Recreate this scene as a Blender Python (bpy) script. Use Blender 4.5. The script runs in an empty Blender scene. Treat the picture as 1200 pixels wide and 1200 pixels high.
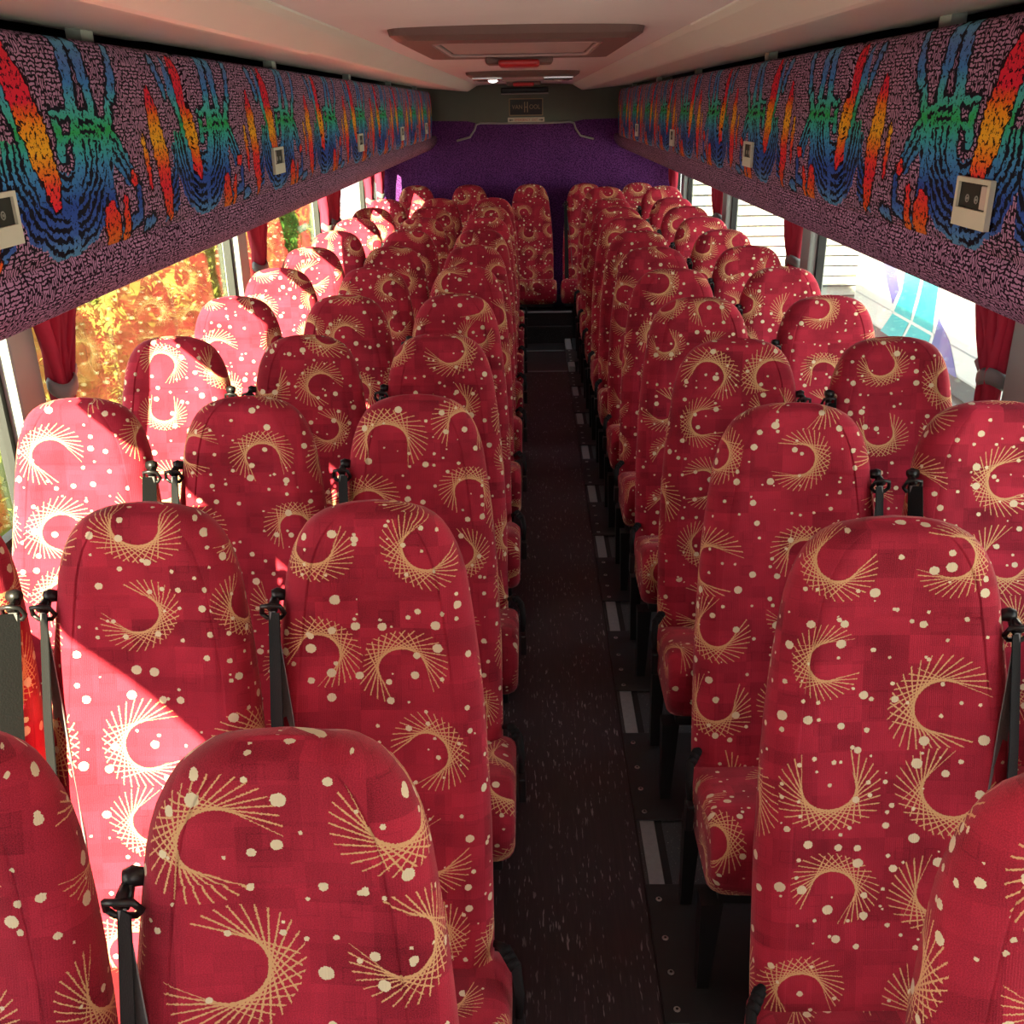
import bpy, bmesh, math, random
from mathutils import Vector, Matrix
random.seed(7)
R = math.radians
scene = bpy.context.scene
col = scene.collection

# ------------------------------------------------------------------ node helper
class V:
    """wraps a float socket (or number) so that maths reads like maths"""
    def __init__(s, nt, sock): s.nt = nt; s.s = sock
    def _m(s, op, *a, clamp=False):
        n = s.nt.nodes.new('ShaderNodeMath'); n.operation = op; n.use_clamp = clamp
        for i, x in enumerate((s,) + a):
            if isinstance(x, V): s.nt.links.new(x.s, n.inputs[i])
            else: n.inputs[i].default_value = x
        return V(s.nt, n.outputs[0])
    def __add__(s, o): return s._m('ADD', o)
    __radd__ = __add__
    def __sub__(s, o): return s._m('SUBTRACT', o)
    def __rsub__(s, o): return s._m('MULTIPLY', -1.0)._m('ADD', o)
    def __mul__(s, o): return s._m('MULTIPLY', o)
    __rmul__ = __mul__
    def __truediv__(s, o): return s._m('DIVIDE', o)
    def lt(s, o): return s._m('LESS_THAN', o)
    def gt(s, o): return s._m('GREATER_THAN', o)
    def mn(s, o): return s._m('MINIMUM', o)
    def mx(s, o): return s._m('MAXIMUM', o)
    def frac(s): return s._m('FRACT')
    def floor(s): return s._m('FLOOR')
    def abs(s): return s._m('ABSOLUTE')
    def sqrt(s): return s._m('SQRT')
    def cl(s): return s._m('ADD', 0.0, clamp=True)
    def sin(s): return s._m('SINE')
    def cos(s): return s._m('COSINE')

def new_mat(name):
    m = bpy.data.materials.new(name); m.use_nodes = True
    nt = m.node_tree; nt.nodes.clear()
    out = nt.nodes.new('ShaderNodeOutputMaterial')
    p = nt.nodes.new('ShaderNodeBsdfPrincipled')
    nt.links.new(p.outputs[0], out.inputs[0])
    return m, nt, p, out

def mixc(nt, fac, a, b, mode='MIX'):
    n = nt.nodes.new('ShaderNodeMix'); n.data_type = 'RGBA'; n.blend_type = mode
    for idx, x in ((0, fac), (6, a), (7, b)):
        if isinstance(x, V): nt.links.new(x.s, n.inputs[idx])
        elif isinstance(x, bpy.types.NodeSocket): nt.links.new(x, n.inputs[idx])
        elif isinstance(x, (int, float)): n.inputs[idx].default_value = x
        else: n.inputs[idx].default_value = (*x, 1)
    return n.outputs[2]

def comb(nt, x, y, z=0.0):
    n = nt.nodes.new('ShaderNodeCombineXYZ')
    for i, a in enumerate((x, y, z)):
        if isinstance(a, V): nt.links.new(a.s, n.inputs[i])
        else: n.inputs[i].default_value = a
    return n.outputs[0]

def noise(nt, vec, scale, detail=2, dims='2D', rough=.5):
    n = nt.nodes.new('ShaderNodeTexNoise'); n.noise_dimensions = dims
    n.inputs['Scale'].default_value = scale; n.inputs['Detail'].default_value = detail
    n.inputs['Roughness'].default_value = rough
    nt.links.new(vec, n.inputs['Vector'])
    return V(nt, n.outputs['Fac'])

def voro(nt, vec, scale, rnd=1.0, metric='EUCLIDEAN'):
    n = nt.nodes.new('ShaderNodeTexVoronoi'); n.voronoi_dimensions = '2D'; n.distance = metric
    n.inputs['Scale'].default_value = scale; n.inputs['Randomness'].default_value = rnd
    nt.links.new(vec, n.inputs['Vector'])
    sp = nt.nodes.new('ShaderNodeSeparateXYZ'); nt.links.new(n.outputs['Position'], sp.inputs[0])
    sc = nt.nodes.new('ShaderNodeSeparateColor'); nt.links.new(n.outputs['Color'], sc.inputs[0])
    return (V(nt, n.outputs['Distance']), V(nt, sp.outputs[0]), V(nt, sp.outputs[1]),
            V(nt, sc.outputs[0]), V(nt, sc.outputs[1]), V(nt, sc.outputs[2]))

def wnoise(nt, vec):
    n = nt.nodes.new('ShaderNodeTexWhiteNoise'); n.noise_dimensions = '2D'
    nt.links.new(vec, n.inputs['Vector']); return V(nt, n.outputs['Value'])

def uvxy(nt):
    t = nt.nodes.new('ShaderNodeTexCoord')
    sp = nt.nodes.new('ShaderNodeSeparateXYZ'); nt.links.new(t.outputs['UV'], sp.inputs[0])
    return V(nt, sp.outputs[0]), V(nt, sp.outputs[1])

def ramp(nt, fac, stops):
    n = nt.nodes.new('ShaderNodeValToRGB'); e = n.color_ramp.elements
    e[0].position = stops[0][0]; e[0].color = (*stops[0][1], 1)
    e[1].position = stops[-1][0]; e[1].color = (*stops[-1][1], 1)
    for p, c in stops[1:-1]:
        x = e.new(p); x.color = (*c, 1)
    nt.links.new(fac.s, n.inputs[0]); return n.outputs[0]

def bump(nt, p, h, strength, dist):
    b = nt.nodes.new('ShaderNodeBump'); b.inputs['Strength'].default_value = strength
    b.inputs['Distance'].default_value = dist
    nt.links.new(h.s, b.inputs['Height']); nt.links.new(b.outputs[0], p.inputs['Normal'])

def plain(name, c, rough=.5, metal=0.0, nscale=40, namp=.08, bumpy=0.0, spec=.5):
    """painted / plastic / metal surface with a slight procedural unevenness"""
    m, nt, p, o = new_mat(name)
    t = nt.nodes.new('ShaderNodeTexCoord')
    n = noise(nt, t.outputs['Object'], nscale, 3, '3D')
    k = n * (2 * namp) + (1 - namp)
    c2 = mixc(nt, 1.0, c, comb(nt, k, k, k), 'MULTIPLY')
    nt.links.new(c2, p.inputs['Base Color'])
    p.inputs['Roughness'].default_value = rough; p.inputs['Metallic'].default_value = metal
    p.inputs['Specular IOR Level'].default_value = spec
    if bumpy: bump(nt, p, n, bumpy, .002)
    return m

# ------------------------------------------------------------------ fabrics
def seat_fabric():
    m, nt, p, o = new_mat('red_moquette_with_gold_crescents')
    u0, v0 = uvxy(nt)
    oi = nt.nodes.new('ShaderNodeObjectInfo'); rnd = V(nt, oi.outputs['Random'])
    u = u0 + (rnd * 37.3).frac() * 5.0; v = v0 + (rnd * 91.7).frac() * 5.0
    # knitted jaggedness of the weave
    pv0 = comb(nt, u, v)
    jx = noise(nt, pv0, 420, 1) - .5; jy = noise(nt, comb(nt, u + 7.0, v + 3.0), 420, 1) - .5
    uj = u + jx * .003; vj = v + jy * .003
    pv = comb(nt, uj, vj)
    d, cx, cy, ra, rb, rc = voro(nt, pv, 1 / .200, .40)
    dx = uj - cx; dy = vj - cy
    a = ra * 6.2832
    ca, sa = a.cos(), a.sin()
    sc_ = rb * .35 + .86
    qx = (dx * ca + dy * sa) * sc_
    qy = (dy * ca - dx * sa) * (sc_ * 1.12)
    r0 = .044
    qx = qx + .004; qy = qy + .024
    rho = (qx * qx + qy * qy).sqrt()
    th = qy._m('ARCTAN2', qx)
    al = (r0 / 1.0 * (rho.mx(1e-4))._m('POWER', -1.0))._m('MINIMUM', .99999)._m('ARCCOSINE')
    t = ((rho * rho - r0 * r0).mx(0.0)).sqrt()
    outside = rho.gt(r0 - .0012)
    step = R(11.0)
    masks = None
    for sgn in (-1, 1):
        ph = th + al * sgn
        ph = ((ph + 6.2832 * 2 - R(5)) / 6.2832).frac() * 6.2832          # 0 .. 2pi
        inr = ph.lt(R(195))
        dphi = (((ph / step) + .5).frac() - .5).abs() * step
        w = t * -.002 + .00125
        ln = (dphi * t).lt(w)
        reach = (ph - R(97)).abs() * -.008 + .080
        lm = ln * inr * t.lt(reach)
        masks = lm if masks is None else masks.mx(lm)
    lines = masks * outside
    # dots on and between the crescents
    d1, x1, y1, a1, b1, c1 = voro(nt, comb(nt, uj + 3.1, vj + 1.7), 1 / .047, .95)
    r1 = b1 * .0068 + .0028
    dot1 = (d1 * 1.0).lt(r1 / .047) * a1.gt(.48)
    d2, x2, y2, a2, b2, c2 = voro(nt, comb(nt, uj + 9.1, vj + 4.7), 1 / .030, .9)
    dot2 = d2.lt((b2 * .003 + .0016) / .030) * a2.gt(.82)
    dots = dot1.mx(dot2)
    # tone-on-tone squares of the ground weave
    s1 = wnoise(nt, comb(nt, (u / .075).floor(), (v / .055).floor()))
    s2 = wnoise(nt, comb(nt, (u / .032 + 4.0).floor(), (v / .028).floor()))
    fx = ((u / .05).frac() - .5).abs(); fy = ((v / .045).frac() - .5).abs()
    sq = fx.mx(fy)
    ring = sq.gt(.22) * sq.lt(.27) * wnoise(nt, comb(nt, (u / .05).floor(), (v / .045).floor())).gt(.72)
    big = noise(nt, pv0, 9, 2)
    fine = noise(nt, pv0, 700, 2)
    k = s1 * .42 + s2 * .22 + big * .7 + fine * 1.25 - .30 - ring * .15
    k = k * .95
    base = mixc(nt, 1.0, (.44, .027, .055), comb(nt, k, k, k), 'MULTIPLY')
    c = mixc(nt, lines, base, (.78, .47, .23))
    c = mixc(nt, dots, c, (.86, .76, .52))
    nt.links.new(c, p.inputs['Base Color'])
    p.inputs['Roughness'].default_value = .85
    p.inputs['Specular IOR Level'].default_value = .15
    p.inputs['Sheen Weight'].default_value = .35
    p.inputs['Sheen Roughness'].default_value = .35
    p.inputs['Sheen Tint'].default_value = (1, .55, .55, 1)
    rib = (u * 1900.0).sin() * .25 + fine + lines * .3
    bump(nt, p, rib, .35, .0015)
    return m

def squiggle(nt, u, v, cell, stripe, rough=.0055):
    """basket-weave of short strokes; returns 0/1"""
    pv = comb(nt, u, v)
    wx = noise(nt, pv, 70, 2) - .5; wy = noise(nt, comb(nt, u + 5.0, v + 9.0), 70, 2) - .5
    a = u + wx * rough * 2; b = v + wy * rough * 2
    h = wnoise(nt, comb(nt, (a / cell).floor(), (b / (cell * .62)).floor())).gt(.42)
    along = b * h + a * (1.0 - h)
    across = a * h + b * (1.0 - h)
    row = (along / stripe).floor()
    sh = wnoise(nt, comb(nt, row, h + (a / cell).floor()))
    st = (along / stripe).frac().gt(.40)
    gap = ((across / (stripe * 3.2)) + sh).frac().gt(.22)
    return st * gap

def rack_fabric():
    m, nt, p, o = new_mat('rainbow_print_rack_fabric')
    u0, v0 = uvxy(nt)
    v0 = v0 * 1.16
    pv = comb(nt, u0, v0)
    n1 = noise(nt, pv, 70, 2) - .5; n2 = noise(nt, comb(nt, u0 + 4.0, v0 + 8.0), 70, 2) - .5
    n3 = noise(nt, pv, 14, 2) - .5; n4 = noise(nt, comb(nt, u0 + 14.0, v0 + 3.0), 14, 2) - .5
    W = .80
    u = ((u0 / W).frac()) * W + n1 * .022 + n3 * .03
    v = v0 + n2 * .018 + n4 * .03
    def seg(ax, ay, bx, by):
        bx -= ax; by -= ay; l2 = bx * bx + by * by
        px = u - ax; py = v - ay
        h = ((px * (bx / l2)) + (py * (by / l2))).cl()
        ex = px - h * bx; ey = py - h * by
        return (ex * ex + ey * ey).sqrt(), h
    def stroke(ax, ay, bx, by, r):
        d, h = seg(ax, ay, bx, by); return d - r
    def leaf(ax, ay, bx, by, r):
        d, h = seg(ax, ay, bx, by)
        return d - ((h * (1.02 - h) * 4.0).mx(0.0)).sqrt() * r
    def ring(cx, cy):
        px = u - cx; py = v - cy
        return (px * px + py * py).sqrt()
    # warm shapes
    warm = leaf(.055, .425, .165, .115, .040)
    warm = warm.mn(leaf(.665, .345, .735, .02, .036))
    warm = warm.mn(leaf(.385, .10, .425, -.03, .034))
    warm = warm.mn(leaf(.47, .10, .475, -.01, .014))
    warm = warm.mn(ring(.525, .135) - .019)
    warm = warm.mn(leaf(.60, .24, .625, .10, .012))
    # cool shapes
    cool = stroke(.0, .40, .12, .14, .017)
    cool = cool.mn(stroke(.12, .14, .22, .09, .016))
    cool = cool.mn(stroke(.295, .43, .275, .20, .020))
    cool = cool.mn(stroke(.275, .20, .225, .10, .018))
    cool = cool.mn(stroke(.225, .10, .235, -.02, .013))
    cool = cool.mn(stroke(.345, .42, .365, .30, .020))
    cool = cool.mn(stroke(.365, .30, .43, .02, .011))
    cool = cool.mn(stroke(.45, .30, .40, .20, .014))
    cool = cool.mn(stroke(.43, .02, .54, .05, .013))
    cool = cool.mn(stroke(.50, .42, .475, .32, .013))
    cool = cool.mn(stroke(.55, .05, .545, .11, .010))
    cool = cool.mn(stroke(.19, .285, .275, .285, .006))
    cool = cool.mn(stroke(.20, .235, .275, .24, .006))
    cool = cool.mn(stroke(.205, .26, .21, .21, .014))
    cool = cool.mn(stroke(.58, .02, .62, .03, .014))
    cool = cool.mn(stroke(.73, .41, .78, .33, .012))
    rU = ring(.205, .225)
    inU = v.lt(.235) * rU.gt(.055) * rU.lt(.225)
    sU = ((rU / .021).frac() - .5).abs() * .021 - .0052          # stripe distance
    uStripe = sU.lt(0.0) * inU
    rA = ring(.30, .02)
    inA = u.gt(.30) * rA.gt(.205) * rA.lt(.275) * v.gt(.12)
    sA = (((rA - .205) / .023).frac() - .5).abs() * .023 - .0062
    aStripe = sA.lt(0.0) * inA
    rL = ring(.405, .165)
    lStripe = ((rL - .046).abs() - .005).lt(0.0) * u.lt(.42)
    rB = ring(.70, .18)
    inB = v.lt(.20) * rB.gt(.075) * rB.lt(.165) * u.gt(.70)
    bStripe = (((rB / .021).frac() - .5).abs() * .021 - .005).lt(0.0) * inB
    speck = noise(nt, pv, 95, 3, rough=.7)
    coolm = (cool.lt(0.0).mx(uStripe).mx(aStripe).mx(lStripe).mx(bStripe)) * speck.lt(.60)
    coolb = cool.lt(.0085).mx(inU).mx(inA).mx(inB)
    warmm = warm.lt(0.0) * speck.lt(.575)
    warmb = warm.lt(.006)
    sq = squiggle(nt, u0, v0, .030, .0085)
    vv = (v0 + n2 * .03) / .43
    cool_c = ramp(nt, vv.cl(), [(0, (.12, .33, .58)), (.12, (.05, .12, .46)), (.25, (.03, .08, .40)), (.40, (.06, .26, .58)),
                          (.50, (.05, .42, .42)), (.575, (.03, .40, .10)), (.63, (.05, .44, .30)), (.70, (.08, .44, .52)),
                          (.80, (.06, .22, .58)), (.90, (.10, .20, .52)), (1, (.13, .36, .55))])
    warm_c = ramp(nt, vv.cl(), [(0, (.80, .20, .03)), (.10, (.75, .07, .02)), (.24, (.78, .02, .05)), (.34, (.85, .05, .04)),
                          (.42, (.85, .22, .02)), (.50, (.88, .45, .03)), (.60, (.88, .33, .02)), (.66, (.85, .12, .02)),
                          (.71, (.78, .02, .06)), (1, (.78, .03, .05))])
    c = mixc(nt, sq, (.010, .006, .014), (.46, .24, .40))
    c = mixc(nt, coolb, c, (.008, .008, .018))
    c = mixc(nt, coolm, c, cool_c)
    c = mixc(nt, warmb, c, (.02, .006, .012))
    c = mixc(nt, warmm, c, warm_c)
    nt.links.new(c, p.inputs['Base Color'])
    p.inputs['Roughness'].default_value = .9; p.inputs['Specular IOR Level'].default_value = .15
    f = noise(nt, pv, 600, 1)
    bump(nt, p, f + sq * .3, .25, .0015)
    return m

def weave_fabric(name, dark, light, cell=.030, stripe=.008, amp=.35):
    m, nt, p, o = new_mat(name)
    u, v = uvxy(nt)
    sq = squiggle(nt, u, v, cell, stripe)
    pv = comb(nt, u, v)
    big = noise(nt, pv, 5, 2) * amp + (1 - amp / 2)
    c = mixc(nt, sq, dark, light)
    c = mixc(nt, 1.0, c, comb(nt, big, big, big), 'MULTIPLY')
    nt.links.new(c, p.inputs['Base Color'])
    p.inputs['Roughness'].default_value = .92; p.inputs['Specular IOR Level'].default_value = .12
    bump(nt, p, sq + noise(nt, pv, 500, 1) * .5, .25, .0015)
    return m

def floor_vinyl():
    m, nt, p, o = new_mat('dark_fleck_aisle_vinyl')
    t = nt.nodes.new('ShaderNodeTexCoord'); sp = nt.nodes.new('ShaderNodeSeparateXYZ')
    nt.links.new(t.outputs['Object'], sp.inputs[0])
    x = V(nt, sp.outputs[0]); y = V(nt, sp.outputs[1])
    st = noise(nt, comb(nt, x * 14.0, y * 1.1), 9, 3)
    fl = noise(nt, comb(nt, x * 120.0, y * 18.0), 1.0, 2, rough=.6)
    fl2 = noise(nt, comb(nt, x * 14.0, y * 6.0), 1.0, 1)
    m1 = ((fl - .635) * 14.0).cl() * ((fl2 - .35) * 4.0).cl()
    grain = noise(nt, comb(nt, x * 90.0, y * 4.0), 1.0, 2)
    c = mixc(nt, st, (.017, .015, .020), (.040, .032, .038))
    c = mixc(nt, (grain - .5).mx(0.0) * 1.2, c, (.06, .04, .04))
    c = mixc(nt, m1 * .65, c, (.42, .40, .42))
    nt.links.new(c, p.inputs['Base Color'])
    p.inputs['Roughness'].default_value = .42
    return m

def speckle_floor(name='grey_speckle_flooring', base=(.075, .082, .088), spk=(.42, .44, .46)):
    m, nt, p, o = new_mat(name)
    t = nt.nodes.new('ShaderNodeTexCoord')
    n = noise(nt, t.outputs['Object'], 260, 2, '3D')
    b = noise(nt, t.outputs['Object'], 6, 3, '3D')
    c = mixc(nt, ((n - .66) * 12.0).cl(), base, spk)
    k = b * .6 + .7
    c = mixc(nt, 1.0, c, comb(nt, k, k, k), 'MULTIPLY')
    nt.links.new(c, p.inputs['Base Color']); p.inputs['Roughness'].default_value = .45
    return m

def glass_mat(name, tint, gain):
    m = bpy.data.materials.new(name); m.use_nodes = True; nt = m.node_tree; nt.nodes.clear()
    o = nt.nodes.new('ShaderNodeOutputMaterial')
    tr = nt.nodes.new('ShaderNodeBsdfTransparent'); tr.inputs[0].default_value = (*tint, 1)
    gl = nt.nodes.new('ShaderNodeBsdfGlossy'); gl.inputs['Roughness'].default_value = .015
    ge = nt.nodes.new('ShaderNodeNewGeometry')
    dp = nt.nodes.new('ShaderNodeVectorMath'); dp.operation = 'DOT_PRODUCT'
    nt.links.new(ge.outputs['Normal'], dp.inputs[0]); nt.links.new(ge.outputs['Incoming'], dp.inputs[1])
    c = V(nt, dp.outputs['Value']).abs()
    t = nt.nodes.new('ShaderNodeTexCoord')
    dirt = noise(nt, t.outputs['Object'], 4, 4, '3D')
    f = (((1.0 - c)._m('POWER', 4.0) * .9 + .03) * gain * (dirt * .4 + .8)).cl()
    mx = nt.nodes.new('ShaderNodeMixShader')
    nt.links.new(f.s, mx.inputs[0]); nt.links.new(tr.outputs[0], mx.inputs[1]); nt.links.new(gl.outputs[0], mx.inputs[2])
    nt.links.new(mx.outputs[0], o.inputs[0])
    return m

def lamp_mat(name, c, strength):
    m, nt, p, o = new_mat(name)
    t = nt.nodes.new('ShaderNodeTexCoord')
    n = noise(nt, t.outputs['Object'], 30, 1, '3D')
    k = n * .2 + .9
    nt.links.new(mixc(nt, 1.0, c, comb(nt, k, k, k), 'MULTIPLY'), p.inputs['Emission Color'])
    p.inputs['Emission Strength'].default_value = strength
    return m

def leaf_mat(name, a, b):
    m, nt, p, o = new_mat(name)
    t = nt.nodes.new('ShaderNodeTexCoord')
    n = noise(nt, t.outputs['Object'], 7, 3, '3D')
    nt.links.new(mixc(nt, ((n - .35) * 3.0).cl(), a, b), p.inputs['Base Color'])
    p.inputs['Roughness'].default_value = .9; p.inputs['Specular IOR Level'].default_value = .05
    return m

M = {
    'seat': seat_fabric(),
    'rack': rack_fabric(),
    'bolster': weave_fabric('mauve_weave_bolster_fabric', (.020, .008, .020), (.44, .22, .38)),
    'rearfab': weave_fabric('purple_weave_wall_fabric', (.045, .010, .075), (.20, .055, .27), .024, .0085),
    'vinyl': floor_vinyl(),
    'speckle': speckle_floor(),
    'blackfloor': speckle_floor('black_speckle_tread', (.014, .015, .017), (.25, .26, .28)),
    'ceiling': plain('ceiling_lining', (.82, .72, .75), .5, nscale=6, namp=.05, bumpy=.05),  # pink tint holds red light bounced off the seats; lining itself is white
    'duct': plain('white_duct_plastic', (.88, .90, .86), .32, nscale=5, namp=.03),
    'taupe': plain('hatch_plastic_red_bounce', (.19, .11, .105), .5),  # brown tone includes the red bounce light on a grey frame
    'hatchpanel': plain('hatch_inner_panel', (.50, .36, .37), .5, nscale=8, namp=.06),
    'redplastic': plain('red_handle_plastic', (.55, .025, .03), .3),
    'olive': plain('olive_grey_panel', (.13, .145, .12), .6, nscale=12, namp=.08),
    'black': plain('black_plastic', (.010, .010, .011), .38),
    'blackmetal': plain('black_painted_steel', (.012, .012, .013), .45),
    'plate': plain('black_mounting_plate', (.022, .024, .026), .5, nscale=25, namp=.2),
    'steel': plain('bright_steel', (.55, .55, .54), .3, 1.0),
    'alu': plain('grey_aluminium_strip', (.30, .32, .33), .5, .3, nscale=60, namp=.15),
    'strap': plain('black_webbing', (.008, .008, .009), .7, nscale=300, namp=.3, bumpy=.3, spec=.25),
    'strapgrey': plain('grey_webbing', (.20, .19, .20), .6, nscale=300, namp=.2, bumpy=.3),
    'unit': plain('cream_unit_plastic', (.62, .60, .50), .4, nscale=20, namp=.03),
    'unitdark': plain('dark_unit_recess', (.022, .024, .020), .6, spec=.2),
    'lens': plain('frosted_lens', (.55, .45, .42), .25),
    'icon': plain('grey_icon_print', (.32, .32, .30), .5),
    'pillar': plain('grey_window_pillar', (.33, .36, .34), .5, nscale=10, namp=.06),
    'gasket': plain('black_rubber_gasket', (.012, .013, .013), .6),
    'wall': plain('grey_side_lining', (.10, .085, .095), .8, nscale=60, namp=.2),
    'curtain': plain('red_curtain_cloth', (.50, .018, .055), .75, nscale=30, namp=.12, bumpy=.2),
    'tie': plain('grey_curtain_tie', (.22, .23, .23), .5, nscale=30, namp=.12),
    'tan': plain('tan_sign_lettering', (.38, .28, .17), .5),
    'signblack': plain('black_sign_board', (.012, .011, .010), .4),
    'sticker': plain('cream_sticker', (.75, .70, .58), .5, namp=.03),
    'stickerred': plain('red_sticker_ink', (.55, .06, .04), .5),
    'glass': glass_mat('window_glazing', (.95, .98, .96), .65),
    'lamp': lamp_mat('lit_lamp', (1, .98, .9), 6),
    'reflector': plain('silver_reflector', (.75, .78, .78), .15, 1.0),
    'grey_edge': plain('grey_edge_trim', (.36, .33, .34), .5),
    'asphalt': plain('pale_concrete', (.55, .53, .48), .9, nscale=90, namp=.3),  # made pale so the sunlit ground bounces light up into the coach
    'coachwhite': plain('white_coach_paint', (.62, .62, .60), .25, nscale=4, namp=.03),
    'turquoise': plain('turquoise_coach_paint', (.01, .42, .46), .3, nscale=5, namp=.04),
    'violet': plain('violet_coach_paint', (.075, .085, .30), .3, nscale=5, namp=.04),
    'coachdark': plain('dark_coach_skirt', (.10, .11, .11), .6, nscale=60, namp=.25),
    'clad': plain('cream_slat_cladding', (.50, .50, .45), .6, nscale=10, namp=.05),
    'seam': plain('grey_panel_seam', (.30, .32, .34), .5),
    'leaf_green': leaf_mat('green_leaves', (.02, .075, .010), (.08, .17, .03)),
    'leaf_yellow': leaf_mat('yellow_green_leaves', (.07, .12, .015), (.22, .24, .035)),
    'leaf_orange': leaf_mat('autumn_leaves', (.09, .10, .02), (.20, .20, .04)),
    'lawn': leaf_mat('lawn_grass', (.03, .07, .012), (.07, .11, .02)),
    'bark': plain('brown_bark', (.09, .06, .04), .9, nscale=30, namp=.3, bumpy=.5),
}

# ------------------------------------------------------------------ object helpers
def link_mesh(name, bm, mat, parent=None, smooth=False, loc=None):
    me = bpy.data.meshes.new(name)
    bmesh.ops.recalc_face_normals(bm, faces=bm.faces)
    for f in bm.faces: f.smooth = smooth
    bm.to_mesh(me); bm.free()
    me.materials.append(mat)
    o = bpy.data.objects.new(name, me); col.objects.link(o)
    if parent is not None: o.parent = parent
    if loc: o.location = loc
    return o

def empty(name, loc=(0, 0, 0)):
    o = bpy.data.objects.new(name, None); col.objects.link(o); o.location = loc
    o.empty_display_size = .1
    return o

def tag(o, label, cat, group=None):
    o['label'] = label; o['category'] = cat
    if group: o['group'] = group
    return o

def struct(o):
    o['kind'] = 'structure'; return o

def box(bm, x0, x1, y0, y1, z0, z1):
    vs = [bm.verts.new((x, y, z)) for x in (x0, x1) for y in (y0, y1) for z in (z0, z1)]
    for f in ((0, 1, 3, 2), (4, 6, 7, 5), (0, 4, 5, 1), (2, 3, 7, 6), (0, 2, 6, 4), (1, 5, 7, 3)):
        bm.faces.new([vs[i] for i in f])
    return vs

def rbox(bm, x0, x1, y0, y1, z0, z1, r=.004, seg=2):
    t = bmesh.new(); box(t, x0, x1, y0, y1, z0, z1)
    bmesh.ops.bevel(t, geom=list(t.edges), offset=r, segments=seg, affect='EDGES', profile=.5)
    merge(bm, t)

def merge(bm, t, mtx=None):
    mp = {}
    for v in t.verts: mp[v] = bm.verts.new(mtx @ v.co if mtx else v.co)
    for f in t.faces:
        try: bm.faces.new([mp[v] for v in f.verts])
        except ValueError: pass
    t.free()

def tube(bm, pts, r, n=8, caps=True):
    """round (r number) or tapered (r list) tube through points"""
    pts = [Vector(p) for p in pts]
    rs = r if isinstance(r, (list, tuple)) else [r] * len(pts)
    rings = []
    prev = None
    for i, p in enumerate(pts):
        d = (pts[min(i + 1, len(pts) - 1)] - pts[max(i - 1, 0)]).normalized()
        ref = prev if prev is not None else (Vector((0, 0, 1)) if abs(d.z) < .9 else Vector((0, 1, 0)))
        a = (ref - d * ref.dot(d)).normalized(); prev = a
        b = d.cross(a)
        rings.append([bm.verts.new(p + (a * math.cos(2 * math.pi * k / n) + b * math.sin(2 * math.pi * k / n)) * rs[i]) for k in range(n)])
    for i in range(len(rings) - 1):
        for k in range(n):
            bm.faces.new((rings[i][k], rings[i][(k + 1) % n], rings[i + 1][(k + 1) % n], rings[i + 1][k]))
    if caps:
        bm.faces.new(rings[0]); bm.faces.new(rings[-1])

def bar(bm, p0, p1, w0, d0, w1=None, d1=None):
    """rectangular tapered bar from p0 to p1 (w along x, d along y)"""
    w1 = w0 if w1 is None else w1; d1 = d0 if d1 is None else d1
    A = [bm.verts.new((p0[0] + sx * w0 / 2, p0[1] + sy * d0 / 2, p0[2])) for sx, sy in ((-1, -1), (1, -1), (1, 1), (-1, 1))]
    B = [bm.verts.new((p1[0] + sx * w1 / 2, p1[1] + sy * d1 / 2, p1[2])) for sx, sy in ((-1, -1), (1, -1), (1, 1), (-1, 1))]
    bm.faces.new(A); bm.faces.new(B)
    for k in range(4): bm.faces.new((A[k], A[(k + 1) % 4], B[(k + 1) % 4], B[k]))

def ribbon(bm, pts, side, w, th=.002):
    """flat strap through points; side = width direction per point or one vector"""
    pts = [Vector(p) for p in pts]
    rows = []
    for i, p in enumerate(pts):
        d = (pts[min(i + 1, len(pts) - 1)] - pts[max(i - 1, 0)]).normalized()
        s = Vector(side[i] if isinstance(side, list) else side); s = (s - d * s.dot(d)).normalized()
        n = d.cross(s)
        wi = w[i] if isinstance(w, list) else w
        rows.append([bm.verts.new(p + s * (a * wi / 2) + n * (b * th / 2)) for a, b in ((-1, -1), (1, -1), (1, 1), (-1, 1))])
    for i in range(len(rows) - 1):
        for k in range(4): bm.faces.new((rows[i][k], rows[i][(k + 1) % 4], rows[i + 1][(k + 1) % 4], rows[i + 1][k]))
    bm.faces.new(rows[0]); bm.faces.new(rows[-1])

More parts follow.
